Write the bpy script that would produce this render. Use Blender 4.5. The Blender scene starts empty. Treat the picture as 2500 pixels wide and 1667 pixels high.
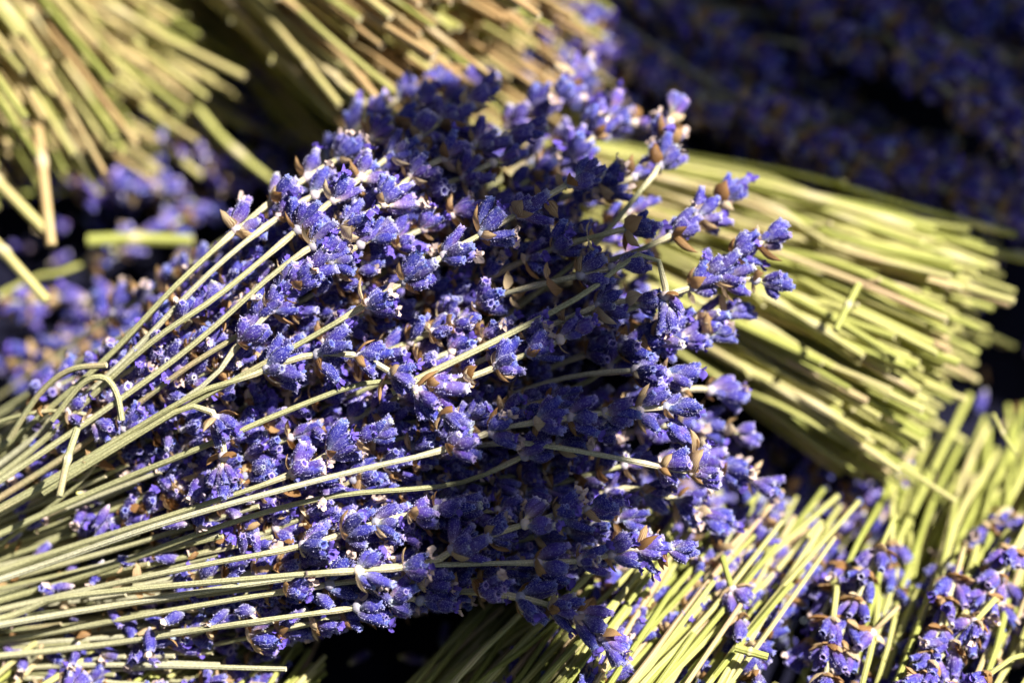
import bpy, math, random
import numpy as np
from mathutils import Matrix, Vector
rnd = random.Random(11)
rng = np.random.default_rng(11)
S = 0.01                                   # everything below is in centimetres
scn = bpy.context.scene
col = scn.collection

# ------------------------------------------------------------------ camera
PITCH = math.radians(60); LENS = 85.0; DIST = 64.0
FOC = np.array([0.0, 0.0, 9.0])
FWD = np.array([0, math.cos(PITCH), -math.sin(PITCH)])
RGT = np.array([1.0, 0, 0]); UP = np.cross(RGT, FWD)
CAM = FOC - FWD * DIST
cd = bpy.data.cameras.new("camera"); cam = bpy.data.objects.new("camera", cd); col.objects.link(cam)
cam.location = Vector(CAM * S); cam.rotation_euler = (math.pi / 2 - PITCH, 0, 0)
cd.lens = LENS; cd.sensor_width = 36; cd.clip_start = 0.01; cd.clip_end = 50
cd.dof.use_dof = True; cd.dof.focus_distance = (DIST - 0.45) * S; cd.dof.aperture_fstop = 3.2
scn.camera = cam
# ------------------------------------------------------------------ light
SUN = np.array([0.50, 0.10, 0.85]); SUN /= np.linalg.norm(SUN)       # towards the sun
w = bpy.data.worlds.new("World"); scn.world = w; w.use_nodes = True
nt = w.node_tree; bg = nt.nodes["Background"]
sky = nt.nodes.new("ShaderNodeTexSky"); sky.sky_type = 'NISHITA'; sky.sun_disc = False
sky.sun_elevation = math.asin(SUN[2]); sky.sun_rotation = math.atan2(SUN[0], SUN[1])
nt.links.new(sky.outputs[0], bg.inputs[0]); bg.inputs[1].default_value = 0.05
sl = bpy.data.lights.new("sun", 'SUN'); so = bpy.data.objects.new("sun", sl); col.objects.link(so)
sl.energy = 5.0; sl.angle = math.radians(0.5); sl.color = (1, 0.95, 0.86)
so.rotation_euler = Vector(SUN).to_track_quat('Z', 'Y').to_euler()
scn.view_settings.view_transform = 'Standard'; scn.view_settings.look = 'None'
scn.view_settings.exposure = 1.25; scn.view_settings.gamma = 1


def P(u, v, h):
    """world point (cm) seen at photograph pixel u,v and standing h cm above the table"""
    k = 18.0 / LENS / 1250.0
    d = FWD + RGT * ((u - 1250) * k) - UP * ((v - 833.5) * k)
    return CAM + d * ((h - CAM[2]) / d[2])


# ------------------------------------------------------------------ materials
def mat(name):
    m = bpy.data.materials.new(name); m.use_nodes = True
    n = m.node_tree.nodes; b = n["Principled BSDF"]
    return m, m.node_tree, n, b, m.node_tree.links.new


def node(n, t, **kw):
    x = n.new(t)
    for k, v in kw.items():
        setattr(x, k, v)
    return x


def ramp(n, stops, interp='LINEAR'):
    r = n.new("ShaderNodeValToRGB"); e = r.color_ramp.elements; r.color_ramp.interpolation = interp
    while len(e) < len(stops):
        e.new(0.5)
    for el, (p, c) in zip(e, stops):
        el.position = p; el.color = (*c, 1)
    return r


def mix(n, L, f, a, b, mode='MIX'):
    x = n.new("ShaderNodeMix"); x.data_type = 'RGBA'; x.blend_type = mode
    for s, v in ((0, f), (6, a), (7, b)):
        if hasattr(v, 'is_output'):
            L(v, x.inputs[s])
        else:
            x.inputs[s].default_value = v if s == 0 else (*v, 1)
    return x.outputs[2]


def noise(n, L, scale, detail=3, rough=0.6, vec=None):
    x = n.new("ShaderNodeTexNoise"); x.inputs["Scale"].default_value = scale
    x.inputs["Detail"].default_value = detail; x.inputs["Roughness"].default_value = rough
    if vec is not None:
        L(vec, x.inputs["Vector"])
    return x.outputs["Fac"]


def bump(n, L, h, strength, dist):
    b = n.new("ShaderNodeBump"); b.inputs["Strength"].default_value = strength
    b.inputs["Distance"].default_value = dist; L(h, b.inputs["Height"]); return b.outputs[0]


def flower_material(name, faded=0.0):
    m, T, n, b, L = mat(name)
    a = node(n, "ShaderNodeAttribute", attribute_name="data")
    sep = n.new("ShaderNodeSeparateColor"); L(a.outputs["Color"], sep.inputs[0])
    oi = n.new("ShaderNodeObjectInfo")
    tc = n.new("ShaderNodeTexCoord")
    # along the calyx: pale grey foot, violet body, blue lip
    body = ramp(n, [(0, (0.46, 0.44, 0.44)), (0.24, (0.12, 0.095, 0.25)), (0.5, (0.044, 0.028, 0.235)), (0.86, (0.034, 0.028, 0.27)), (1, (0.26, 0.26, 0.58))])
    L(sep.outputs[0], body.inputs[0])
    # individual buds: some bluer, some redder
    var = ramp(n, [(0, (0.6, 0.85, 1.0)), (0.4, (0.95, 1.0, 1.0)), (0.7, (1.35, 1.0, 0.98)), (0.88, (1.6, 1.5, 1.1)), (1, (2.6, 2.6, 0.75))])
    L(sep.outputs[1], var.inputs[0])
    c = mix(n, L, 1.0, body.outputs[0], var.outputs[0], 'MULTIPLY')
    var2 = ramp(n, [(0, (0.6, 0.7, 0.8)), (0.5, (1.0, 1, 1)), (0.85, (1.35, 1.25, 1.1)), (1, (1.9, 1.8, 1.3))])
    L(oi.outputs["Random"], var2.inputs[0])
    c = mix(n, L, 1.0, c, var2.outputs[0], 'MULTIPLY')
    # felt of short white hairs
    f = noise(n, L, 2600, 3, 0.7, tc.outputs["Object"])
    fr = ramp(n, [(0.48, (0, 0, 0)), (0.72, (1, 1, 1))]); L(f, fr.inputs[0])
    f2 = noise(n, L, 700, 2, 0.6, tc.outputs["Object"])
    fr2 = ramp(n, [(0.35, (0.08, 0.08, 0.08)), (0.7, (0.7, 0.7, 0.7))]); L(f2, fr2.inputs[0])
    ff = mix(n, L, 1.0, fr.outputs[0], fr2.outputs[0], 'MULTIPLY')
    c = mix(n, L, ff, c, (0.55, 0.53, 0.84))
    # kind channel (blue): 0 calyx, 0.33 fresh petal, 0.66 dried petal, 1 hair
    def isk(lo, hi):
        x = node(n, "ShaderNodeMath", operation='COMPARE'); x.inputs[1].default_value = (lo + hi) / 2; x.inputs[2].default_value = (hi - lo) / 2
        L(sep.outputs[2], x.inputs[0]); return x.outputs[0]
    c = mix(n, L, isk(0.25, 0.42), c, (0.13, 0.085, 0.46))
    c = mix(n, L, isk(0.58, 0.75), c, (0.56, 0.43, 0.38))
    c = mix(n, L, isk(0.9, 1.1), c, (0.60, 0.57, 0.88))
    L(c, b.inputs["Base Color"])
    b.inputs["Roughness"].default_value = 0.72; b.inputs["Specular IOR Level"].default_value = 0.25
    b.inputs["Sheen Weight"].default_value = 0.06; b.inputs["Sheen Roughness"].default_value = 0.35
    b.inputs["Sheen Tint"].default_value = (0.75, 0.78, 1, 1)
    L(bump(n, L, f, 0.4, 0.00018), b.inputs["Normal"])
    return m


def bract_material():
    m, T, n, b, L = mat("papery_bract")
    a = node(n, "ShaderNodeAttribute", attribute_name="data")
    sep = n.new("ShaderNodeSeparateColor"); L(a.outputs["Color"], sep.inputs[0])
    oi = n.new("ShaderNodeObjectInfo")
    wv = n.new("ShaderNodeMath"); wv.operation = 'MULTIPLY'; wv.inputs[1].default_value = 34; L(sep.outputs[2], wv.inputs[0])
    sn = n.new("ShaderNodeMath"); sn.operation = 'SINE'; L(wv.outputs[0], sn.inputs[0])
    r = ramp(n, [(0, (0.36, 0.19, 0.07)), (0.4, (0.58, 0.37, 0.17)), (0.75, (0.76, 0.58, 0.34)), (1, (0.86, 0.74, 0.52))])
    ad = n.new("ShaderNodeMath"); ad.operation = 'FRACT'
    a2 = n.new("ShaderNodeMath"); a2.operation = 'ADD'; L(oi.outputs["Random"], a2.inputs[0]); L(sep.outputs[1], a2.inputs[1]); L(a2.outputs[0], ad.inputs[0])
    L(ad.outputs[0], r.inputs[0])
    vr = ramp(n, [(0, (1, 1, 1)), (0.85, (0.62, 0.5, 0.4))]); L(sn.outputs[0], vr.inputs[0])
    c = mix(n, L, 1.0, r.outputs[0], vr.outputs[0], 'MULTIPLY')
    tc = n.new("ShaderNodeTexCoord")
    L(c, b.inputs["Base Color"]); b.inputs["Roughness"].default_value = 0.5
    b.inputs["Specular IOR Level"].default_value = 0.35
    L(bump(n, L, sn.outputs[0], 0.5, 0.00015), b.inputs["Normal"])
    tr = n.new("ShaderNodeBsdfTranslucent"); L(c, tr.inputs[0])
    mx = n.new("ShaderNodeMixShader"); mx.inputs[0].default_value = 0.3
    L(b.outputs[0], mx.inputs[1]); L(tr.outputs[0], mx.inputs[2]); L(mx.outputs[0], n["Material Output"].inputs[0])
    return m


def stem_material(name, stops, felt=0.5):
    m, T, n, b, L = mat(name)
    a = node(n, "ShaderNodeAttribute", attribute_name="data")
    sep = n.new("ShaderNodeSeparateColor"); L(a.outputs["Color"], sep.inputs[0])
    oi = n.new("ShaderNodeObjectInfo"); tc = n.new("ShaderNodeTexCoord")
    r = ramp(n, stops)
    big = noise(n, L, 90, 2, 0.5, tc.outputs["Object"])
    ad = n.new("ShaderNodeMath"); ad.operation = 'MULTIPLY_ADD'; ad.inputs[1].default_value = 0.5
    sb = n.new("ShaderNodeMath"); sb.operation = 'SUBTRACT'; sb.inputs[1].default_value = 0.5; L(big, sb.inputs[0])
    L(sb.outputs[0], ad.inputs[0]); L(oi.outputs["Random"], ad.inputs[2]); L(ad.outputs[0], r.inputs[0])
    c = r.outputs[0]
    # nodes and cut faces (blue channel) are paler
    c = mix(n, L, sep.outputs[2], c, (0.72, 0.62, 0.42))
    f = noise(n, L, 2400, 2, 0.7, tc.outputs["Object"])
    fr = ramp(n, [(0.40, (0.62, 0.62, 0.6)), (0.62, (1.12, 1.12, 1.12))]); L(f, fr.inputs[0])
    c = mix(n, L, felt, c, mix(n, L, 1.0, c, fr.outputs[0], 'MULTIPLY'))
    # long ribs (green channel runs round the stem)
    rb = n.new("ShaderNodeMath"); rb.operation = 'MULTIPLY'; rb.inputs[1].default_value = 25.13; L(sep.outputs[1], rb.inputs[0])
    sn = n.new("ShaderNodeMath"); sn.operation = 'SINE'; L(rb.outputs[0], sn.inputs[0])
    rr = ramp(n, [(0.0, (1, 1, 1)), (0.9, (0.82, 0.8, 0.7))]); L(sn.outputs[0], rr.inputs[0])
    c = mix(n, L, 1.0, c, rr.outputs[0], 'MULTIPLY')
    L(c, b.inputs["Base Color"]); b.inputs["Roughness"].default_value = 0.55
    b.inputs["Specular IOR Level"].default_value = 0.3
    hs = n.new("ShaderNodeMath"); hs.operation = 'MULTIPLY_ADD'; hs.inputs[1].default_value = 0.4; L(sn.outputs[0], hs.inputs[0]); L(f, hs.inputs[2])
    L(bump(n, L, hs.outputs[0], 0.6, 0.0003), b.inputs["Normal"])
    return m


M_FL = flower_material("felted_lavender_calyx")
M_BR = bract_material()
M_ST = stem_material("grey_green_stem", [(0, (0.50, 0.40, 0.24)), (0.12, (0.40, 0.40, 0.22)), (0.4, (0.48, 0.47, 0.25)), (0.75, (0.56, 0.54, 0.35)), (1, (0.62, 0.60, 0.44))], 0.8)
M_SG = stem_material("yellow_green_stem", [(0, (0.33, 0.36, 0.08)), (0.35, (0.44, 0.45, 0.13)), (0.7, (0.55, 0.53, 0.20)), (0.84, (0.56, 0.50, 0.24)), (1, (0.58, 0.42, 0.25))], 0.3)
M_TN = stem_material("straw_tan_stem", [(0, (0.27, 0.29, 0.07)), (0.35, (0.40, 0.40, 0.12)), (0.65, (0.54, 0.49, 0.20)), (0.85, (0.54, 0.42, 0.21)), (1, (0.50, 0.33, 0.16))], 0.3)

# ------------------------------------------------------------------ mesh tools (cm)
class MB:
    def __init__(s):
        s.v = []; s.f = []; s.c = []; s.m = []; s.n = 0

    def add(s, V, F, C, m=0):
        V = np.asarray(V, float)
        s.v.append(V); s.f += [tuple(i + s.n for i in q) for q in F]; s.m += [m] * len(F)
        s.c.append(np.asarray(C, float)); s.n += len(V)

    def merge(s, o, R=np.eye(3), t=np.zeros(3), mm=None, keep=None):
        V = np.concatenate(o.v) @ R.T + t
        s.v.append(V); s.f += [tuple(i + s.n for i in q) for q in o.f]
        s.m += [(mm[k] if mm else k) for k in o.m]; s.c.append(np.concatenate(o.c)); s.n += len(V)

    def mesh(s, name, mats, smooth=True):
        me = bpy.data.meshes.new(name)
        V = np.concatenate(s.v) * S
        me.from_pydata(V.tolist(), [], s.f)
        for m in mats:
            me.materials.append(m)
        me.polygons.foreach_set("material_index", s.m)
        me.polygons.foreach_set("use_smooth", [smooth] * len(s.f))
        at = me.attributes.new("data", 'FLOAT_COLOR', 'POINT')
        C = np.concatenate(s.c); C = np.hstack([C, np.ones((len(C), 1))])
        at.data.foreach_set("color", C.ravel())
        me.update()
        return me


def unit(a):
    return a / (np.linalg.norm(a) + 1e-12)


def frames(pts):
    T = np.gradient(pts, axis=0); T /= np.linalg.norm(T, axis=1)[:, None]
    a = np.array([0, 0, 1.0]) if abs(T[0][2]) < 0.9 else np.array([1.0, 0, 0])
    n = unit(np.cross(T[0], a)); N = [n]
    for i in range(1, len(T)):
        n = unit(n - T[i] * np.dot(n, T[i])); N.append(n)
    N = np.array(N); return T, N, np.cross(T, N)


def tube(mb, pts, rad, seg=7, blue=None, m=0, caps=True, square=0.0, roll=0.0):
    pts = np.asarray(pts, float); T, N, B = frames(pts); k = len(pts)
    th = np.arange(seg) * 2 * math.pi / seg + roll
    rr = np.asarray(rad)[:, None] * (1 + square * np.cos(4 * th))[None, :]
    V = pts[:, None, :] + rr[..., None] * (np.cos(th)[None, :, None] * N[:, None, :] + np.sin(th)[None, :, None] * B[:, None, :])
    V = V.reshape(-1, 3)
    F = [(i * seg + j, i * seg + (j + 1) % seg, (i + 1) * seg + (j + 1) % seg, (i + 1) * seg + j) for i in range(k - 1) for j in range(seg)]
    bl = np.zeros(k) if blue is None else np.asarray(blue)
    tri = 1 - np.abs(2 * np.arange(seg) / seg - 1)
    C = np.stack([np.repeat(np.linspace(0, 1, k), seg), np.tile(tri, k), np.repeat(bl, seg)], 1)
    mb.add(V, F, C, m)
    if caps:                                # cut ends with a hollow pith
        for e, sgn in ((0, -1), (k - 1, 1)):
            o = mb.n
            ring = V[e * seg:(e + 1) * seg]; ce = pts[e]
            inn = ce + (ring - ce) * 0.55 + T[e] * sgn * 0.0; deep = ce - T[e] * sgn * rad[e] * 0.5
            VV = np.vstack([ring, inn, [deep]])
            CC = np.zeros((len(VV), 3)); CC[:2 * seg, 2] = 0.7; CC[2 * seg, 2] = 0.0
            FF = []
            for j in range(seg):
                j2 = (j + 1) % seg
                q = (j, seg + j, seg + j2, j2) if sgn < 0 else (j, j2, seg + j2, seg + j)
                t3 = (seg + j, 2 * seg, seg + j2) if sgn < 0 else (seg + j, seg + j2, 2 * seg)
                FF += [q, t3]
            mb.add(VV, FF, CC, m)


def spline(pts, n):
    pts = np.asarray(pts, float)
    if len(pts) == 2:
        return pts[0] + (pts[1] - pts[0]) * np.linspace(0, 1, n)[:, None]
    p = np.vstack([2 * pts[0] - pts[1], pts, 2 * pts[-1] - pts[-2]])
    seg = len(pts) - 1; out = []
    for t in np.linspace(0, seg - 1e-6, n * 2):
        i = int(t); f = t - i
        a, b, c, d = p[i:i + 4]
        out.append(0.5 * ((2 * b) + (c - a) * f + (2 * a - 5 * b + 4 * c - d) * f * f + (3 * b - a - 3 * c + d) * f ** 3))
    out = np.array(out); L = np.r_[0, np.cumsum(np.linalg.norm(np.diff(out, axis=0), axis=1))]
    s = np.linspace(0, L[-1], n)
    return np.stack([np.interp(s, L, out[:, k]) for k in range(3)], 1)


def rot_to(d, roll=0.0):
    d = unit(np.asarray(d, float)); a = np.array([0, 0, 1.0]) if abs(d[2]) < 0.95 else np.array([1.0, 0, 0])
    x = unit(np.cross(a, d)); y = np.cross(d, x); c, s_ = math.cos(roll), math.sin(roll)
    return np.stack([x * c + y * s_, -x * s_ + y * c, d], 1)


# ------------------------------------------------------------------ one flower bud, bract, whorl, head
def bud(mb, R, t, L, W, hi=True, kind=0):
    """a ribbed, downy calyx along +z of R, foot at t"""
    seg = 16 if hi else 8; g = rnd.random()
    prof = [(0, .22), (.07, .34), (.2, .66), (.38, .94), (.55, 1.0), (.72, .92), (.86, .72), (.94, .62), (1.0, .70)] if hi else [(0, .25), (.2, .68), (.5, 1.0), (.8, .82), (1.0, .68)]
    squash = rnd.uniform(.78, 1.0); bend = rnd.uniform(-.12, .12); by = rnd.uniform(-.1, .1)
    fat = rnd.uniform(-.15, .12); closed = rnd.random() < .3
    th = np.arange(seg) * 2 * math.pi / seg; V = []; C = []
    for i, (a, r) in enumerate(prof):
        r = r * (1 + fat * math.sin(a * 3.1))
        if closed and a > .8:
            r *= .72 if a < .98 else .55
        rib = 1 + (.12 if hi else 0) * np.cos(th * 8) * min(1, a * 4)
        if a >= .86:
            rib = rib * (1 + .07 * np.cos(5 * th + g * 6))
        x = np.cos(th) * r * rib * W / 2; y = np.sin(th) * r * rib * W / 2 * squash
        z = np.full(seg, a * L)
        if a == 1.0:
            z = z + .025 * L * (np.cos(5 * th + g * 6)) + rng.uniform(-.02, .03, seg) * L
        V.append(np.stack([x + bend * L * a * a, y + by * L * a * a, z], 1)); C += [[a, g, 0]] * seg
    # inside of the mouth
    last = V[-1]; cen = last.mean(0)
    V.append(cen + (last - cen) * .74 - [0, 0, .02 * L]); C += [[.95, g, 0]] * seg
    V.append(cen + (last - cen) * .55 - [0, 0, .28 * L]); C += [[.6, g, 0]] * seg
    k = len(V); V = np.vstack(V)
    F = [(i * seg + j, i * seg + (j + 1) % seg, (i + 1) * seg + (j + 1) % seg, (i + 1) * seg + j) for i in range(k - 1) for j in range(seg)]
    F.append(tuple((k - 1) * seg + j for j in range(seg)))
    mb.add(V @ R.T + t, F, C, 0)
    nh = (240 if hi else 26)                # down
    HV = []; HF = []; HC = []
    for q in range(nh):
        i = rnd.randrange(1, len(prof) - 1); j = rnd.randrange(seg); f = rnd.random()
        p0 = V[i * seg + j] * (1 - f) + V[(i + 1) * seg + j] * f if i + 1 < len(prof) else V[i * seg + j]
        ax = np.array([bend * L * prof[i][0] ** 2, by * L * prof[i][0] ** 2, p0[2]])
        nn = unit(p0 - ax); d = unit(nn + np.array([0, 0, rnd.uniform(-.1, .9)]) + rng.normal(0, .25, 3))
        s_ = unit(np.cross(d, nn + rng.normal(0, .5, 3))) * (.006 if hi else .009)
        l = rnd.uniform(.014, .040)
        HV += [p0 - s_, p0 + s_, p0 + d * l]; HF.append((3 * q, 3 * q + 1, 3 * q + 2)); HC += [[.5, g, 1.0]] * 3
    mb.add(np.array(HV) @ R.T + t, HF, HC, 0)
    # crumpled petals left in the mouth
    if kind:
        nb = 5; PV = []; PF = []; PC = []; o = 0
        for q in range(nb):
            a0 = q * 2 * math.pi / nb + rnd.uniform(-.3, .3); rows = 4
            ln = rnd.uniform(.08, .18); wd = rnd.uniform(.03, .06)
            for i in range(rows):
                f = i / (rows - 1); rr = W * .2 + ln * f * rnd.uniform(.35, .8)
                c0 = cen + np.array([math.cos(a0) * rr, math.sin(a0) * rr, -.02 + ln * (1.3 * f - .9 * f * f * rnd.random())])
                side = np.array([-math.sin(a0), math.cos(a0), 0]) * wd * (0.5 + math.sin(f * 2.6))
                PV += [c0 - side + rng.normal(0, .014, 3), c0 + np.array([0, 0, rnd.uniform(-.02, .035)]), c0 + side + rng.normal(0, .014, 3)]
            for i in range(rows - 1):
                b0 = o + i * 3; PF += [(b0, b0 + 1, b0 + 4, b0 + 3), (b0 + 1, b0 + 2, b0 + 5, b0 + 4)]
            o += rows * 3
        PC = [[.9, g, .333 if kind == 1 else .666]] * len(PV)
        mb.add(np.array(PV) @ R.T + t, PF, PC, 0)


def bract(mb, R, t, L, W, m=1):
    """cupped papery bract, drawn out to a point, growing along +z and bulging to +x"""
    rows, cols = 7, 7; V = []; C = []; g = rnd.random(); curl = rnd.uniform(.1, .7); tw = rnd.uniform(-.5, .5)
    for i in range(rows):
        f = i / (rows - 1); wd = W * (math.sin(math.pi * min(1, f * 1.0) ** .62) ** .8 if f < 1 else 0) + .02 * (1 - f) + .004
        for j in range(cols):
            s_ = j / (cols - 1) * 2 - 1
            x = -curl * wd * s_ * s_ * .9 + .16 * L * math.sin(f * 3.1) + .25 * L * f * f * (curl - .3)
            y = s_ * wd * .5 + tw * f * f * .1
            z = f * L - .06 * L * s_ * s_
            V.append([x + rnd.uniform(-.008, .008), y, z + (rnd.uniform(-.03, .03) if abs(s_) > .9 else 0)]); C.append([f, g, abs(s_)])
    F = [(i * cols + j, i * cols + j + 1, (i + 1) * cols + j + 1, (i + 1) * cols + j) for i in range(rows - 1) for j in range(cols - 1)]
    mb.add(np.array(V) @ R.T + t, F, C, m)


def whorl(hi=True, tip=False, full=1.0, bracts=False, dried=0.05):
    mb = MB(); n = rnd.randint(7, 11) if not tip else rnd.randint(8, 12)
    n = max(3, int(n * full)); k = 0
    for i in range(n):
        if tip:
            az = rnd.uniform(0, 6.28); po = math.radians(rnd.uniform(3, 36)); L = rnd.uniform(.42, .6)
            t = np.array([math.cos(az), math.sin(az), 0]) * .05 + [0, 0, rnd.uniform(0, .42)]
        else:
            side = (i % 2) * math.pi; az = side + rnd.gauss(0, .62); po = math.radians(rnd.uniform(14, 50)); L = rnd.uniform(.4, .72)
            t = np.array([math.cos(az), math.sin(az), 0]) * .085 + [0, 0, rnd.uniform(-.03, .1)]
        d = np.array([math.sin(po) * math.cos(az), math.sin(po) * math.sin(az), math.cos(po)])
        x = rnd.random(); kind = 2 if x < dried else (1 if x < dried + .12 else 0)
        bud(mb, rot_to(d, rnd.uniform(0, 6)), t, L, rnd.uniform(.2, .275), hi, kind)
    # woolly node
    tube(mb, [[0, 0, -.07], [0, 0, -.02], [0, 0, .05], [0, 0, .12]], [.07, .12, .12, .06], 9, [0] * 4, 0, False)
    mb.c[-1][:] = [0.05, .5, 0]
    if bracts:
        for s_ in (0, math.pi, *[rnd.uniform(0, 6) for q in range(4)]):
            if rnd.random() < .85:
                bract(mb, *bract_place(s_ + rnd.gauss(0, .25)), rnd.uniform(.28, .52), rnd.uniform(.16, .4))
    return mb


def bract_place(az, po=None):
    po = math.radians(po if po is not None else rnd.uniform(42, 78))
    d = np.array([math.sin(po) * math.cos(az), math.sin(po) * math.sin(az), math.cos(po)])
    out = np.array([math.cos(po) * math.cos(az), math.cos(po) * math.sin(az), -math.sin(po)])
    R = np.stack([out, np.cross(d, out), d], 1)
    return R, np.array([math.cos(az), math.sin(az), 0]) * .1 + [0, 0, -.05]


BIG = 1.28
WH = [whorl(True, dried=.02 if i % 4 else .35).mesh("flower_whorl", [M_FL, M_BR]) for i in range(14)]
WT = [whorl(True, True).mesh("flower_whorl", [M_FL, M_BR]) for i in range(6)]
BRC = []
for i in range(14):
    mb = MB(); bract(mb, np.eye(3), np.zeros(3), rnd.uniform(.36, .62), rnd.uniform(.18, .44), 0); BRC.append(mb.mesh("bract", [M_BR]))


def head_mesh(hi):
    """a whole straight spike of whorls growing along +z"""
    mb = MB(); n = rnd.randint(4, 6); z = 0; roll = rnd.uniform(0, 3)
    for i in range(n):
        wb = whorl(hi, i == n - 1, bracts=True, full=1 - .05 * i)
        c = rot_to([rnd.gauss(0, .05), rnd.gauss(0, .05), 1], roll); mb.merge(wb, c * (1 - .04 * i), np.array([0, 0, z]))
        z += rnd.uniform(.55, .8) * (1 - .07 * i); roll += math.pi / 2 + rnd.gauss(0, .2)
    tube(mb, [[0, 0, -.1], [0, 0, z * .5], [0, 0, z - .4]], [.075, .065, .05], 7, m=2)
    return mb.mesh("flower_head", [M_FL, M_BR, M_ST]), z


HEADS_HI = [head_mesh(True) for i in range(7)]
HEADS_LO = [head_mesh(False) for i in range(8)]


# ------------------------------------------------------------------ objects
def link(o, name, parent=None):
    o.name = name; col.objects.link(o)
    if parent is not None:
        o.parent = parent
    return o


def thing(name, loc, label, cat, group=None):
    o = bpy.data.objects.new(name, None); col.objects.link(o); o.empty_display_size = .01
    o.location = Vector(np.asarray(loc) * S); o["label"] = label; o["category"] = cat
    if group:
        o["group"] = group
    return o


def place(me, name, parent, porg, pos, R, sc=1.0):
    o = bpy.data.objects.new(name, me); col.objects.link(o); o.parent = parent
    M = Matrix([[*(R[i] * sc), (pos[i] - porg[i]) * S] for i in range(3)] + [[0, 0, 0, 1]])
    o.matrix_basis = M; return o


def stem_mesh(pts, r0, r1, mt, seg=7, bumps=(), base=None, sq=.06):
    n = len(pts); rad = np.linspace(r0, r1, n); bl = np.zeros(n)
    for b in bumps:
        i = int(b * (n - 1)); rad[i] *= 1.35; bl[i] = .8
    mb = MB(); tube(mb, pts - base, rad, seg, bl, 0, True, sq, rnd.random()); return mb.mesh("stem", [mt])


def add_mesh(me, name, parent, porg, pos):
    o = bpy.data.objects.new(name, me); col.objects.link(o); o.parent = parent
    o.location = Vector((np.asarray(pos) - porg) * S); return o


class Bunch:
    def __init__(s, name, org, label, cat="lavender bunch", group="lavender bunches heaped on the table"):
        s.org = np.asarray(org, float); s.o = thing(name, org, label, cat, group); s.k = 0

    def sprig(s, pts, nw=6, start=None, front=True, r=.11, mt=None, gap=(.75, 1.15), sparse=1.0, sc=1.0):
        """stem through pts (cm) with nw whorls on its last stretch"""
        pts = spline(pts, max(14, int(np.sum(np.linalg.norm(np.diff(np.asarray(pts), axis=0), axis=1)) * 1.6)))
        Ls = np.r_[0, np.cumsum(np.linalg.norm(np.diff(pts, axis=0), axis=1))]; tot = Ls[-1]
        base = pts[0].copy(); mt = mt or M_ST
        gaps = [rnd.uniform(*gap) * (1.25 - .5 * i / max(1, nw)) * sc for i in range(nw)]
        if nw > 2 and rnd.random() < .5:
            gaps[0] += rnd.uniform(.4, 1.1)
        pos = [tot - .45]
        for g in gaps[::-1][:nw - 1]:
            pos.append(pos[-1] - g)
        pos = [p for p in pos[::-1] if p > .5]
        bumps = [p / tot for p in pos]
        o = add_mesh(stem_mesh(pts, r, r * .55, mt, 8, bumps, base), "lavender_sprig", s.o, s.org, base)
        roll = rnd.uniform(0, 3)
        for i, p in enumerate(pos):
            c = np.array([np.interp(p, Ls, pts[:, k]) for k in range(3)])
            c2 = np.array([np.interp(min(p + .3, tot), Ls, pts[:, k]) for k in range(3)]); c1 = np.array([np.interp(p - .3, Ls, pts[:, k]) for k in range(3)])
            R = rot_to(c2 - c1 + rng.normal(0, .03, 3), 0); cr, sr = math.cos(roll), math.sin(roll)
            R = np.stack([R[:, 0] * cr + R[:, 1] * sr, -R[:, 0] * sr + R[:, 1] * cr, R[:, 2]], 1)
            last = i == len(pos) - 1
            if rnd.random() < sparse or last:
                place(rnd.choice(WT if last else WH), "flower_whorl", o, base, c, R, BIG * sc * rnd.uniform(.92, 1.1) * (1 - .08 * i / len(pos)))
            for az in (0, math.pi, rnd.uniform(0, 6)):
                if rnd.random() < .8:
                    Rb, tb = bract_place(az + rnd.gauss(0, .3)); place(rnd.choice(BRC), "bract", o, base, c + R @ (tb * BIG), R @ Rb, BIG * sc * rnd.uniform(.6, 1.1))
            roll += math.pi / 2 + rnd.gauss(0, .25)
        return o

    def plain(s, pts, hi=False, r=.09, mt=None, head=True, sc=1.0):
        """stem whose last stretch is a straight ready-made spike"""
        sc *= BIG; me, L = rnd.choice(HEADS_HI if hi else HEADS_LO); pts = [np.asarray(p, float) for p in pts]
        base = pts[0].copy()
        n = 10; tip = pts[-1]; d = unit(pts[-1] - pts[-2]); L *= sc
        if head:
            hb = tip - d * L
            pts = pts[:-1] + [hb] if np.linalg.norm(pts[-2] - tip) > L + 1 else pts[:-2] + [hb - d * 1.0, hb] if len(pts) > 2 else [pts[0], hb]
        sp = spline(pts, n)
        o = add_mesh(stem_mesh(sp, r, r * .75, mt or M_ST, 6, [], base), "lavender_sprig", s.o, s.org, base)
        if head:
            place(me, "flower_head", o, base, hb, rot_to(d, rnd.uniform(0, 6.3)), sc)
        return o


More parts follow.
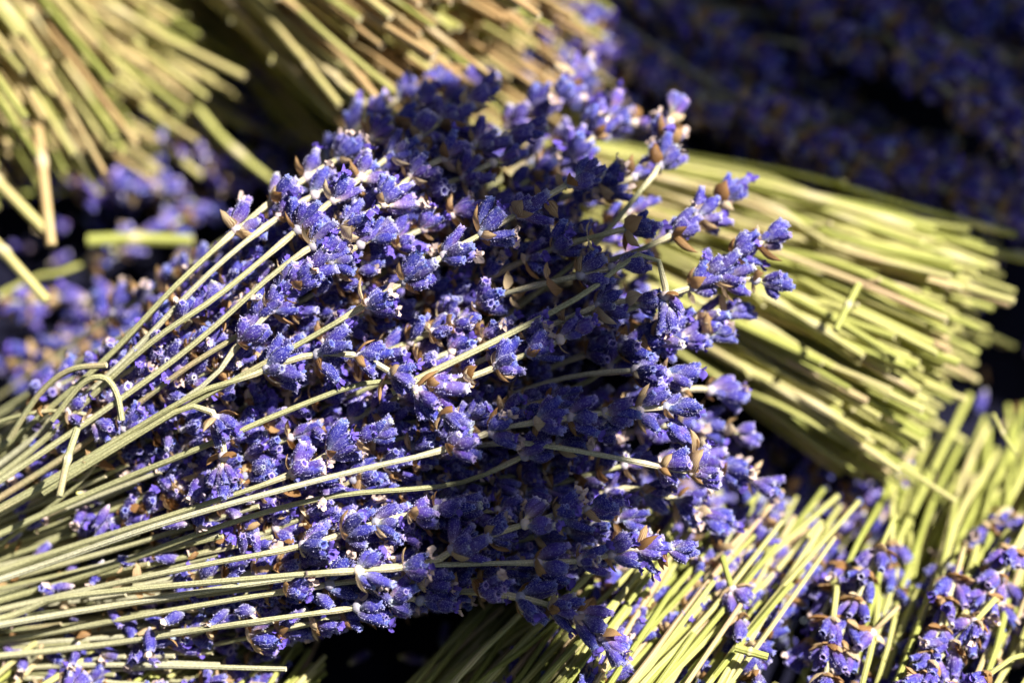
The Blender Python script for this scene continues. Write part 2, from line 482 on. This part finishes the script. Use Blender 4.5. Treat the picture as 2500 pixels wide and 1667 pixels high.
def fan_stems(root, org, A, B, ra, rb, N, mt, flat=.75, ej=1.2, r=(.09, .13), sag=.5, twig=.15, name="stem", mess=.08, rest=0):
    """N cut stems lying side by side from A to B; every one its own part"""
    A = np.asarray(A, float); B = np.asarray(B, float); ax = unit(B - A); side = unit(np.cross(ax, [0, 0, 1])); up = np.cross(side, ax)
    RM = MB()
    for i in range(N + rest):
        q = rnd.uniform(0, 2 * math.pi); rr = math.sqrt(rnd.uniform(.05, 1)) if i < N else math.sqrt(rnd.uniform(.02, .85)); x, y = math.cos(q) * rr, math.sin(q) * rr
        q2 = q + rnd.gauss(0, .22); q2 += rnd.gauss(0, mess); r2 = min(1.1, max(.05, rr + rnd.gauss(0, mess))); x2, y2 = math.cos(q2) * r2, math.sin(q2) * r2
        a = A + side * x * ra + up * y * ra * flat + ax * rnd.uniform(-1, 1)
        b = B + side * x2 * rb + up * y2 * rb * flat + ax * (rnd.gauss(0, ej * .45))
        mid = (a + b) / 2 + up * rnd.gauss(sag, .22) + side * rnd.gauss(0, .2)
        m2 = a * .25 + b * .75 + up * rnd.gauss(sag * .8, .15) + side * rnd.gauss(0, .12)
        L = np.linalg.norm(b - a); pts = spline([a, mid, m2, b], 16)
        rad = rnd.uniform(*r); bumps = [rnd.uniform(.3, .97) for k in range(rnd.randint(0, 2))]
        part = i < N; mb = MB() if part else RM; off = a if part else org; n = len(pts); ra_ = np.full(n, rad); bl = np.zeros(n)
        ra_ *= np.linspace(.85, 1.08, n)
        for b_ in bumps:
            k = int(b_ * (n - 1)); ra_[k] *= 1.4; bl[k] = .6
        tube(mb, pts - off, ra_, 7, bl, 0, True, .07, rnd.random())
        if rnd.random() < twig:             # cut-off side twig on the stem
            k = rnd.randint(9, 14); d = unit(pts[k] - pts[k - 1]); t0 = pts[k] - off
            dd = unit(d + side * rnd.uniform(-.8, .8) + up * rnd.uniform(.2, .9)); l = rnd.uniform(.3, .9)
            tube(mb, [t0, t0 + dd * l * .5, t0 + dd * l], [rad * .9, rad * .7, rad * .65], 6)
        if part:
            add_mesh(mb.mesh("stem", [mt]), name, root, org, a)
    if rest:
        o = add_mesh(RM.mesh("inner_stems", [mt]), "inner_stems", root, org, org); o["kind"] = "stuff"


# ================================================================== the table under everything
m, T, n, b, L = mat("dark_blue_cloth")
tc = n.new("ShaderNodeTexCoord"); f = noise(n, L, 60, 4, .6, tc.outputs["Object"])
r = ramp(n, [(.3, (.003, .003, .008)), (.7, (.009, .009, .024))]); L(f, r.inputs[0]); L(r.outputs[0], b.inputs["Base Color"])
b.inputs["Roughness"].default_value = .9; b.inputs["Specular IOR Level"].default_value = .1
wv = n.new("ShaderNodeTexWave"); wv.inputs["Scale"].default_value = 900; L(tc.outputs["Object"], wv.inputs["Vector"])
L(bump(n, L, wv.outputs["Fac"], .3, .0003), b.inputs["Normal"])
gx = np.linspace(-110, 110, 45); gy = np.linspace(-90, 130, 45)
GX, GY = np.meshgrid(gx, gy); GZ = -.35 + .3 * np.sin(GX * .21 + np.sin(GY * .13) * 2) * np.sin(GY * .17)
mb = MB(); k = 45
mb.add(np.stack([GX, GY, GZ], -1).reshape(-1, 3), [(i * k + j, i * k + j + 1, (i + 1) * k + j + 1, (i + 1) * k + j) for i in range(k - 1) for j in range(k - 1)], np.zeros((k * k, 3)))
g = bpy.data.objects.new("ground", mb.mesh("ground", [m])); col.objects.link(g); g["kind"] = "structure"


# ================================================================== added unseen panels above the frame, blocking sun and sky light
m, T, n, b, L = mat("blocker_grey"); b.inputs["Base Color"].default_value = (.10, .10, .09, 1); b.inputs["Roughness"].default_value = .9  # dull dark grey for the added light-blocking panels


def slab(name, corners, zc, thick=.6):
    """corners: points (cm) that the shadow edge must touch; the slab hangs where the sun meets them"""
    c = [np.asarray(p) + SUN * ((zc - p[2]) / SUN[2]) for p in corners]
    V = [[*p] for p in c] + [[p[0], p[1], p[2] + thick] for p in c]; q = len(c)
    F = [tuple(range(q))[::-1], tuple(range(q, 2 * q))] + [(i, (i + 1) % q, q + (i + 1) % q, q + i) for i in range(q)]
    mb = MB(); mb.add(V, F, np.zeros((2 * q, 3))); o = bpy.data.objects.new(name, mb.mesh(name, [m], False)); col.objects.link(o); o["kind"] = "structure"; return o


slab("light_blocker", [P(1440, -60, 4), P(1440, 280, 4), P(1700, 400, 4), P(2480, 660, 4), P(3400, 1050, 4), P(5200, 700, 4), P(5200, -2500, 4), P(1500, -2500, 4)], 78)  # added out of view to shade the upper right bunches
def flat(name, x0, x1, y0, y1, z):
    mb = MB(); V = [(x, y, q) for q in (z, z + 1) for x, y in ((x0, y0), (x1, y0), (x1, y1), (x0, y1))]
    mb.add(V, [(3, 2, 1, 0), (4, 5, 6, 7)] + [(i, (i + 1) % 4, 4 + (i + 1) % 4, 4 + i) for i in range(4)], np.zeros((8, 3)))
    o = bpy.data.objects.new(name, mb.mesh(name, [m], False)); col.objects.link(o); o["kind"] = "structure"


flat("light_blocker", -320, -28, -320, 300, 95)  # this and the next two: unseen panels added to cut sky fill
flat("light_blocker", -28, 320, 62, 300, 96)
flat("light_blocker", -28, 320, -320, -52, 97)
slab("band_blocker", [P(*q, 8.5) for q in ((810, 330), (1150, 200), (1220, 230), (1190, 330), (1290, 420), (1440, 470), (1540, 640), (1560, 960), (1660, 1330), (1560, 1640), (1230, 1640), (1170, 1250), (1240, 1060), (1340, 900), (1260, 800), (1300, 730), (1120, 650), (1130, 560), (1000, 540))], 74, 1.5)  # added unseen sheet, outlined to cast the shade band over the main bunch


# ================================================================== MAIN BUNCH
K = 2500 / 2352.0
NECK = (-800, 1620)
ANG = [-1, 2.5, 3.7, 6.3, 9.4, 12, 15, 18, 20.7, 24, 28.6, 33.4, 36, 38]
RMX = [1200, 1500, 1850, 2380, 2640, 2600, 2600, 2650, 2720, 2740, 2640, 2520, 2260, 1900]


def htop(u, v):
    rad = math.hypot(u - NECK[0], v - NECK[1]); g = min(1, max(0, (rad - 500) / 1100)); g = g * g * (3 - 2 * g)
    up = min(1.0, max(0, (620 - v) / 420)); lo = min(1.0, max(0, (v - 1000) / 500)); rt = min(1, max(0, (u - 1450) / 350))
    D = 64.3 + 3.6 * up ** 1.3 - .7 * lo + 3.0 * (1 - g) + .9 * rt     # distance from the lens to the upper side of the fan
    k = 18.0 / LENS / 1250.0; dz = FWD[2] - UP[2] * ((v - 833.5) * k)
    return CAM[2] + dz * D


MAIN = Bunch("lavender_bunch", P(-800, 1620, 4), "large lavender bunch in sharp focus, flower heads fanned across the middle")


def mp(pl, dz=0.0, k=K):
    """photograph polyline (as seen in a 2352 px wide view) -> world points on top of the bunch"""
    out = []
    for q in pl:
        u, v = q[0] * k, q[1] * k; e = q[2] if len(q) > 2 else 0
        out.append(P(u, v, htop(u, v) + dz * .6 + e))
    return out


hand = [  # polyline, whorls, dz
    ([(-600, 1480), (-100, 1110), (215, 850), (420, 640), (612, 472), (760, 375), (880, 300), (975, 225)], 6, .2),
    ([(-600, 1490), (-60, 1110), (240, 870), (500, 610), (700, 460), (850, 400), (960, 330), (1010, 290)], 5, .3),
    ([(-600, 1490), (0, 1090), (330, 800), (510, 672), (755, 468), (860, 385), (985, 300), (1095, 222)], 6, .9),
    ([(-600, 1500), (300, 900), (640, 620), (780, 530), (880, 468), (945, 404), (1060, 345), (1195, 305)], 6, .8),
    ([(-600, 1500), (100, 1080), (420, 850), (560, 760), (650, 660), (760, 600), (860, 545)], 4, .5),
    ([(-600, 1500), (0, 1180), (440, 905), (540, 800), (620, 715), (740, 590), (820, 520)], 4, .7),
    ([(-600, 1500), (200, 1060), (560, 860), (740, 760), (930, 645), (1050, 570), (1200, 485), (1335, 405)], 6, 1.3),
    ([(-600, 1500), (100, 1110), (430, 915), (560, 868), (700, 818), (810, 815), (890, 850), (990, 920), (1040, 980)], 5, 1.3),
    ([(100, 1130), (330, 990), (420, 938), (480, 940), (512, 1000), (512, 1085)], 2, 1.4),
    ([(-600, 1510), (100, 1180), (480, 1020), (680, 935), (850, 878), (1030, 880), (1150, 838), (1320, 765)], 4, 1.0),
    ([(-600, 1520), (0, 1330), (350, 1210), (590, 1140), (820, 1080), (1000, 1038), (1150, 985), (1280, 962), (1410, 945), (1565, 932)], 6, 1.6),
    ([(600, 1120), (900, 1050), (1120, 1020), (1230, 1020), (1440, 1056), (1590, 1085), (1612, 1050), (1560, 1012)], 3, .9),
    ([(-600, 1530), (100, 1350), (500, 1210), (760, 1140), (1050, 1110), (1230, 1035), (1380, 990)], 3, .2),
    ([(-600, 1530), (0, 1310), (400, 1180), (640, 1100), (760, 1040), (860, 1000)], 3, .4),
    ([(-600, 1540), (0, 1400), (400, 1310), (700, 1252), (880, 1195), (1040, 1165)], 4, .6),
    ([(-600, 1540), (0, 1420), (140, 1372), (650, 1322), (960, 1298), (1060, 1250), (1200, 1205), (1290, 1180), (1385, 1165)], 6, 1.0),
    ([(-600, 1540), (200, 1400), (800, 1310), (1060, 1295), (1330, 1288), (1440, 1262), (1555, 1262)], 4, .7),
    ([(-600, 1545), (0, 1470), (400, 1400), (700, 1350), (860, 1330), (1000, 1335)], 4, .2),
    ([(-600, 1560), (150, 1490), (560, 1430), (850, 1390), (920, 1370), (1000, 1390)], 3, .3),
    ([(200, 1440), (800, 1375), (1000, 1360), (1120, 1360), (1250, 1385), (1340, 1420), (1405, 1490)], 4, .6),
    ([(300, 1200), (900, 900), (1300, 620), (1470, 440), (1518, 370), (1545, 255)], 3, .2),
    ([(300, 1200), (900, 850), (1300, 640), (1480, 570), (1560, 530), (1620, 490), (1675, 440)], 3, .0),
    ([(300, 1200), (900, 900), (1300, 740), (1550, 680), (1650, 610), (1700, 575), (1775, 548)], 3, .4),
    ([(300, 1200), (900, 950), (1300, 770), (1500, 690), (1620, 650), (1700, 640), (1772, 648)], 3, .5),
    ([(900, 900), (1300, 700), (1440, 600), (1490, 580), (1522, 620), (1532, 715)], 1, .9),
    ([(300, 1200), (900, 1010), (1250, 880), (1440, 852), (1500, 855), (1565, 862)], 2, .6),
    ([(300, 1220), (900, 1000), (1300, 830), (1450, 790), (1560, 780), (1655, 765)], 4, -.2),
    ([(300, 1220), (900, 1020), (1300, 900), (1450, 800), (1580, 740), (1695, 715)], 4, -.5),
    ([(300, 1250), (900, 1060), (1300, 960), (1480, 920), (1580, 890), (1665, 905)], 4, -1.4),
    ([(300, 1250), (900, 1100), (1300, 1030), (1500, 980), (1620, 975), (1705, 998)], 4, -2.2),
    ([(300, 1280), (900, 1150), (1300, 1080), (1500, 1060), (1650, 1075), (1760, 1112)], 5, -1.6),
    ([(300, 1300), (900, 1180), (1300, 1150), (1450, 1120), (1560, 1150), (1640, 1190)], 4, -1.5),
    ([(0, 1100), (500, 640), (780, 340), (880, 250), (1000, 185)], 4, -1.4),
    ([(100, 1100), (700, 560), (950, 300), (1030, 240), (1090, 190)], 4, -1.5),
    ([(300, 1100), (900, 520), (1150, 300), (1260, 235), (1325, 160)], 4, -1.0),
    ([(400, 1000), (1000, 520), (1280, 330), (1370, 290), (1490, 280)], 4, -1.8),
    ([(400, 1000), (1000, 560), (1250, 400), (1350, 330), (1400, 260)], 4, -.8),
    ([(300, 1100), (900, 640), (1250, 470), (1400, 430), (1480, 395)], 5, -.2),
    ([(300, 1100), (900, 760), (1200, 600), (1380, 540), (1470, 520)], 5, .6),
    ([(300, 1150), (800, 880), (1100, 700), (1300, 640), (1440, 610)], 5, .5),
    ([(300, 1150), (800, 920), (1050, 800), (1230, 760), (1380, 700), (1480, 690)], 5, .3),
    ([(300, 1000), (700, 640), (930, 470), (1080, 400), (1160, 360)], 5, .2),
    ([(-600, 1520), (-100, 1240), (60, 1130), (240, 960), (300, 890), (380, 800), (470, 700)], 5, -.6),
    ([(-600, 1520), (-100, 1260), (60, 1100), (130, 1020), (220, 945), (330, 875)], 5, -.2),
]
for pl, nw, dz in hand:
    tail = len(pl) <= 6
    if pl[0][0] >= 0 and pl[0][1] >= 1000 and pl[1][0] >= 500:
        pl = [(*q[:2], (-2.6, -2.2, -.9)[i] if i < 3 else 0) for i, q in enumerate(pl)]
    MAIN.sprig(mp(pl, dz), nw + (nw > 3), gap=(.85, 1.2) if nw >= 5 else (.75, 1.05), sparse=.93)
# broken stems looping out of the bunch at the left, nearly bare
for pl, nw, dz in [([(20, 1010), (90, 905), (160, 850), (245, 838)], 0, .9), ([(120, 965), (190, 880), (240, 868), (268, 905), (280, 965)], 0, 1.1),
                   ([(-60, 1010), (0, 968), (100, 945), (190, 950), (235, 985)], 3, .8), ([(0, 1250), (120, 1160), (200, 1090), (260, 1010), (310, 960)], 3, .6)]:
    if nw:
        MAIN.sprig(mp(pl, dz), nw, gap=(.6, .9), sparse=.5, r=.07, sc=.85)
    else:
        pts = spline(mp(pl, dz), 18); MAIN.o; add_mesh(stem_mesh(pts, .085, .08, M_ST, 8, [], pts[0]), "stem", MAIN.o, MAIN.org, pts[0])

NF = 130
for i in range(NF):
    lay = (i + .5) / NF; short = lay < .42
    a = rnd.uniform(4.6 if short else 3.6, 35 if short else 37.2); Rm = float(np.interp(a, ANG, RMX))
    Rt = max(1400, Rm * (rnd.uniform(.56, .84) if short else rnd.uniform(.72, .97)))
    an = math.radians(a); bow = rnd.gauss(0, 30); pts = []
    depth = .25 + 3.2 * (lay / .42) if short else .9 + 4.4 * ((lay - .42) / .58)
    for f in (0, .35, .65, .85, 1.0):
        rr = Rt * f; jit = math.sin(f * 3.1) * bow
        u = NECK[0] + math.cos(an) * rr + math.sin(an) * jit + rnd.gauss(0, 6); v = NECK[1] - math.sin(an) * rr + math.cos(an) * jit + rnd.gauss(0, 6)
        pts.append(P(u, v, htop(u, v) - (depth + (1.6 * math.sin(f * 3.1) if short else 0) if short else depth * (1.1 - .55 * f * f) + .8 * math.sin(f * 3.1))))
    if lay < .06:
        MAIN.sprig(pts, rnd.randint(4, 6))
    else:
        MAIN.plain(pts, hi=True)
for i in range(125):
    a = rnd.uniform(4.6, 35); an = math.radians(a); Rt = rnd.uniform(1500, 2300) if i % 4 else rnd.uniform(1300, 1600); depth = rnd.uniform(-.1, 1.5); pts = []
    Rt = min(Rt, float(np.interp(a, ANG, RMX)) * .95); bow = rnd.gauss(0, 60)
    for f, dv in ((0, 1.6), (.4, 1.9), (.65, 1.5), (.82, .5), (1.0, 0)):
        rr = Rt * f; jit = math.sin(f * 3.1) * bow
        u = NECK[0] + math.cos(an) * rr + math.sin(an) * jit; v = NECK[1] - math.sin(an) * rr + math.cos(an) * jit
        pts.append(P(u, v, htop(u, v) - depth - dv))
    MAIN.plain(pts, hi=True)
# stems only (their heads are buried) that fill the neck at the left
for i in range(296):
    a = rnd.uniform(-3.5, 34); an = math.radians(a); Rt = rnd.uniform(950, 1500); pts = []
    depth = rnd.uniform(0.05, 2.2)
    for f in (0, .4, .7, 1.0):
        u = NECK[0] + math.cos(an) * Rt * f + rnd.gauss(0, 5); v = NECK[1] - math.sin(an) * Rt * f + rnd.gauss(0, 8)
        pts.append(P(u, v, htop(u, v) - depth))
    pts = spline(pts, 16); add_mesh(stem_mesh(pts, rnd.uniform(.07, .105), .07, M_ST, 7, [rnd.random()], pts[0]), "stem", MAIN.o, MAIN.org, pts[0])

# ================================================================== CUT-STEM BUNCHES
o_ = P(1400, 560, 0)
rb = thing("stem_bunch", o_, "thick bunch of yellow-green cut stems lying right of the large flower bunch", "lavender bunch", "lavender bunches heaped on the table")
fan_stems(rb, o_, P(1330, 480, 3.2), P(2245, 870, 3.4), 2.2, 4.4, 290, M_SG, .62, 2.0, (.065, .11), .15, .2, rest=170)
o_ = P(500, -200, 0)
tb = thing("stem_bunch", o_, "straw-coloured bunch of woody cut stems at the top centre, ends just behind the flower heads", "lavender bunch", "lavender bunches heaped on the table")
fan_stems(tb, o_, P(280, -420, 4.5), P(1140, 135, 6.6), 2.4, 4.0, 245, M_TN, .85, 3.0, (.06, .11), .3, 1.0, mess=.15, rest=170)
fan_stems(tb, o_, P(330, -300, 2.5), P(960, 300, 2.3), 2.2, 2.4, 50, M_SG, .6, 3.0, (.085, .12), .2, .1)
o_ = P(-200, -200, 0)
ub = thing("stem_bunch", o_, "blurred stem bunch between the corner bunch and the straw-coloured one at top centre", "lavender bunch", "lavender bunches heaped on the table")
fan_stems(ub, o_, P(-500, -330, 4.2), P(300, 160, 3.8), 2.2, 2.6, 290, M_TN, .85, 3.6, (.055, .1), .3, .8, mess=.3, rest=150)
o_ = P(-100, -100, 0)
lb = thing("stem_bunch", o_, "blurred bunch of green and tan cut stems filling the upper left corner", "lavender bunch", "lavender bunches heaped on the table")
fan_stems(lb, o_, P(-500, -560, 6), P(20, 200, 5.4), 2.4, 3.0, 290, M_TN, .85, 4.0, (.055, .1), .3, .9, mess=.35, rest=150)
for a, b_ in (((-40, 560), (115, 735)), ((-70, 380), (112, 565)), ((90, 300), (125, 600))):
    pts = spline([P(*a, 6.0), P((a[0] + b_[0]) / 2, (a[1] + b_[1]) / 2, 6.3), P(*b_, 6)], 12); add_mesh(stem_mesh(pts, .15, .15, M_TN, 8, [.4], pts[0]), "stem", lb, o_, pts[0])


# ================================================================== FLOWERING BUNCHES BEHIND AND BELOW
def field(B, n, region, ang, length, h, mt=M_ST, sc=1.0, hi=False, bare=0.0, h0=None, arch=.6):
    """sprigs whose tips fall in a pixel region and which run along ang degrees in the picture"""
    for i in range(n):
        for _ in range(50):
            u = rnd.uniform(region[0], region[2]); v = rnd.uniform(region[1], region[3])
            if len(region) < 5 or region[4](u, v):
                break
        a = math.radians(rnd.gauss(*ang)); l = rnd.uniform(*length); hh = rnd.uniform(*h)
        du, dv = math.cos(a), -math.sin(a)
        tip = P(u, v, hh + rnd.uniform(-.3, .5)); m1 = P(u - du * l * .35, v - dv * l * .35, hh + rnd.uniform(0, arch)); m0 = P(u - du * l, v - dv * l, (hh if h0 is None else h0) + rnd.uniform(-.3, .3))
        B.plain([m0, (m0 + m1) / 2 + rng.normal(0, .2, 3), m1, tip], hi, rnd.uniform(.085, .12), mt, rnd.random() > bare, sc)


B1 = Bunch("lavender_bunch", P(1500, 0, 0), "dark purple lavender heads lying in shade at the upper right, beyond the yellow-green stems")
field(B1, 60, (1450, -60, 2650, 640, lambda u, v: v < 215 + (u - 1300) * .36), (-31, 7), (1000, 1400), (.6, 5.2), sc=1.25)
field(B1, 45, (1380, 80, 1700, 420), (-36, 5), (700, 1000), (1.0, 3.2), M_SG, bare=.6)
B2 = Bunch("lavender_bunch", P(2500, 0, 0), "shaded lavender bunch at the far right corner with heads running almost level")
field(B2, 32, (2050, -120, 2900, 260), (-15, 8), (600, 800), (2.5, 4.5), bare=.1)
B3 = Bunch("lavender_bunch", P(300, 700, 0), "blurred lavender heads low in the dark gap left of the main bunch")
field(B3, 6, (-60, 560, 420, 960), (200, 30), (500, 800), (.8, 2.2), bare=.1)
field(B3, 6, (120, 330, 700, 640), (-20, 25), (500, 800), (.6, 2.0), M_SG, bare=.25)
B4 = Bunch("lavender_bunch", P(700, 300, 0), "dim lavender heads and olive stems between the two upper stem bunches")
field(B4, 32, (430, 120, 1000, 480), (-25, 14), (600, 900), (.5, 2.6), M_SG, bare=.4)

B5 = Bunch("lavender_bunch", P(1300, 2000, 0), "sunlit lavender bunch at the bottom centre with stems slanting up to the right")
band = lambda u, v: u + (v - 1180) * .72 < 2115 + rnd.gauss(0, 30)
field(B5, 27, (1500, 1180, 2180, 1640, band), (51, 5), (900, 1200), (2.2, 4.0), M_SG, bare=.05, hi=True, sc=.92)
field(B5, 170, (1140, 1160, 2180, 1600, lambda u, v: v > 1190 + max(0, (1500 - u)) * .75 and band(u, v)), (52, 5), (900, 1200), (.8, 3.2), M_SG, bare=.9, hi=True)
field(B5, 105, (1420, 1190, 2130, 1600, band), (51, 5), (800, 1000), (2.4, 4.4), M_SG, bare=1)
B6 = Bunch("lavender_bunch", P(2400, 1250, 0), "lavender bunch in the lower right corner, open buds hanging towards the viewer below pale stems")
field(B6, 24, (1880, 1600, 2620, 1850), (-114, 18), (520, 700), (1.6, 4.2), M_SG, hi=True, bare=0, h0=.6, sc=.9)
field(B6, 16, (2150, 1400, 2620, 1700), (-112, 18), (450, 600), (.6, 2.2), M_SG, hi=True, bare=.3, h0=.5, sc=.9)
field(B6, 80, (2090, 1450, 2600, 1850), (-112, 5), (480, 620), (1.4, 3.6), M_SG, bare=1, h0=.7)
B7 = Bunch("lavender_bunch", P(200, 2000, 0), "blurred lavender bunch at the bottom left, stems and heads slanting up under the main bunch")
field(B7, 130, (60, 1520, 800, 1680), (42, 7), (600, 800), (1.2, 3.0), M_SG, bare=1, hi=True)
field(B7, 22, (160, 1580, 700, 1720), (40, 9), (600, 800), (2.4, 3.2), M_SG, bare=0, hi=True, sc=.9)
B8 = Bunch("lavender_bunch", P(1900, 1100, 0), "dim lavender heads in the gap under the right-hand stem bunch")
field(B8, 12, (1750, 1050, 2250, 1250), (40, 20), (500, 800), (.4, 1.6), M_SG, bare=.2)


# ================================================================== LOOSE STEMS
def loose(pl, h, r, mt, label, nub=None):
    pts = spline([P(q[0], q[1], h + (q[2] if len(q) > 2 else 0)) for q in pl], 12)
    o = bpy.data.objects.new("loose_stem", stem_mesh(pts, r, r * .9, mt, 8, nub or [.5], pts[0])); col.objects.link(o)
    o.location = Vector(pts[0] * S); o["label"] = label; o["category"] = "stem"; o["group"] = "loose broken stems"


loose([(215, 588), (330, 583), (470, 588)], 3.4, .2, M_SG, "thick level green stem piece in the dark gap at the left")
loose([(470, 250), (550, 345), (650, 430), (760, 500)], 4.0, .12, M_SG, "long olive stem slanting down from the upper left stem bunch")
loose([(2096, 694), (2070, 745), (2040, 806)], 6.9, .1, M_SG, "short pale stem bit lying across the yellow-green stem bunch")
loose([(1180, 1080), (1400, 1060)], 7.0, .01, M_TN, "hair-thin dry fibre across the shaded middle of the main bunch")
loose([(188, 1048), (165, 1120), (145, 1212)], 8.6, .1, M_ST, "short pale stem piece lying crosswise on the left-hand stems")
loose([(2380, 618), (2480, 622), (2620, 636)], 3.6, .11, M_SG, "single thin stem running out of the picture at the right edge")
loose([(2425, 1010), (2450, 1060), (2482, 1110)], 4.6, .05, M_SG, "thin bent straw hanging off the lower end of the right stem bunch")
loose([(1795, 1580), (1830, 1590), (1875, 1603)], 4.9, .12, M_SG, "stubby cut stem in the gap at the bottom between two bunches")

# ================================================================== buds and chaff shed on the cloth
mb = MB()
for i in range(520):
    u, v = rnd.uniform(-100, 2600), rnd.uniform(-50, 1750); p = P(u, v, .12)
    R = rot_to([rnd.gauss(0, 1), rnd.gauss(0, 1), rnd.gauss(0, .15)], rnd.uniform(0, 6))
    if rnd.random() < .7:
        bud(mb, R * 1.25, p, rnd.uniform(.5, .65), rnd.uniform(.2, .27), False)
    else:
        bract(mb, R, p, rnd.uniform(.35, .6), rnd.uniform(.15, .35))
o = bpy.data.objects.new("fallen_buds", mb.mesh("fallen_buds", [M_FL, M_BR])); col.objects.link(o)
o["kind"] = "stuff"; o["label"] = "fallen lavender buds and brown chaff scattered on the dark cloth"; o["category"] = "buds"

def litter(B, n, fn, name, label):
    mb = MB()
    for i in range(n):
        p = fn() - B.org; R = rot_to([rnd.gauss(0, 1), rnd.gauss(0, 1), rnd.gauss(0, .25)], rnd.uniform(0, 6))
        if rnd.random() < .5:
            bud(mb, R * 1.2, p, rnd.uniform(.45, .65), rnd.uniform(.2, .27), True, rnd.choice((0, 0, 2)))
        else:
            bract(mb, R, p, rnd.uniform(.25, .55), rnd.uniform(.1, .3))
    o = add_mesh(mb.mesh(name, [M_FL, M_BR]), name, B.o, B.org, B.org); o["kind"] = "stuff"; o["label"] = label


def on_fan():
    ad = rnd.uniform(1.5, 34); a = math.radians(ad); r_ = rnd.uniform(800, 1250 if ad < 5 else 1700); u = NECK[0] + math.cos(a) * r_; v = NECK[1] - math.sin(a) * r_
    return P(u, v, htop(u, v) - rnd.uniform(-.05, .5))


litter(MAIN, 230, on_fan, "loose_florets", "shed buds and tan scales caught between the pale stems")
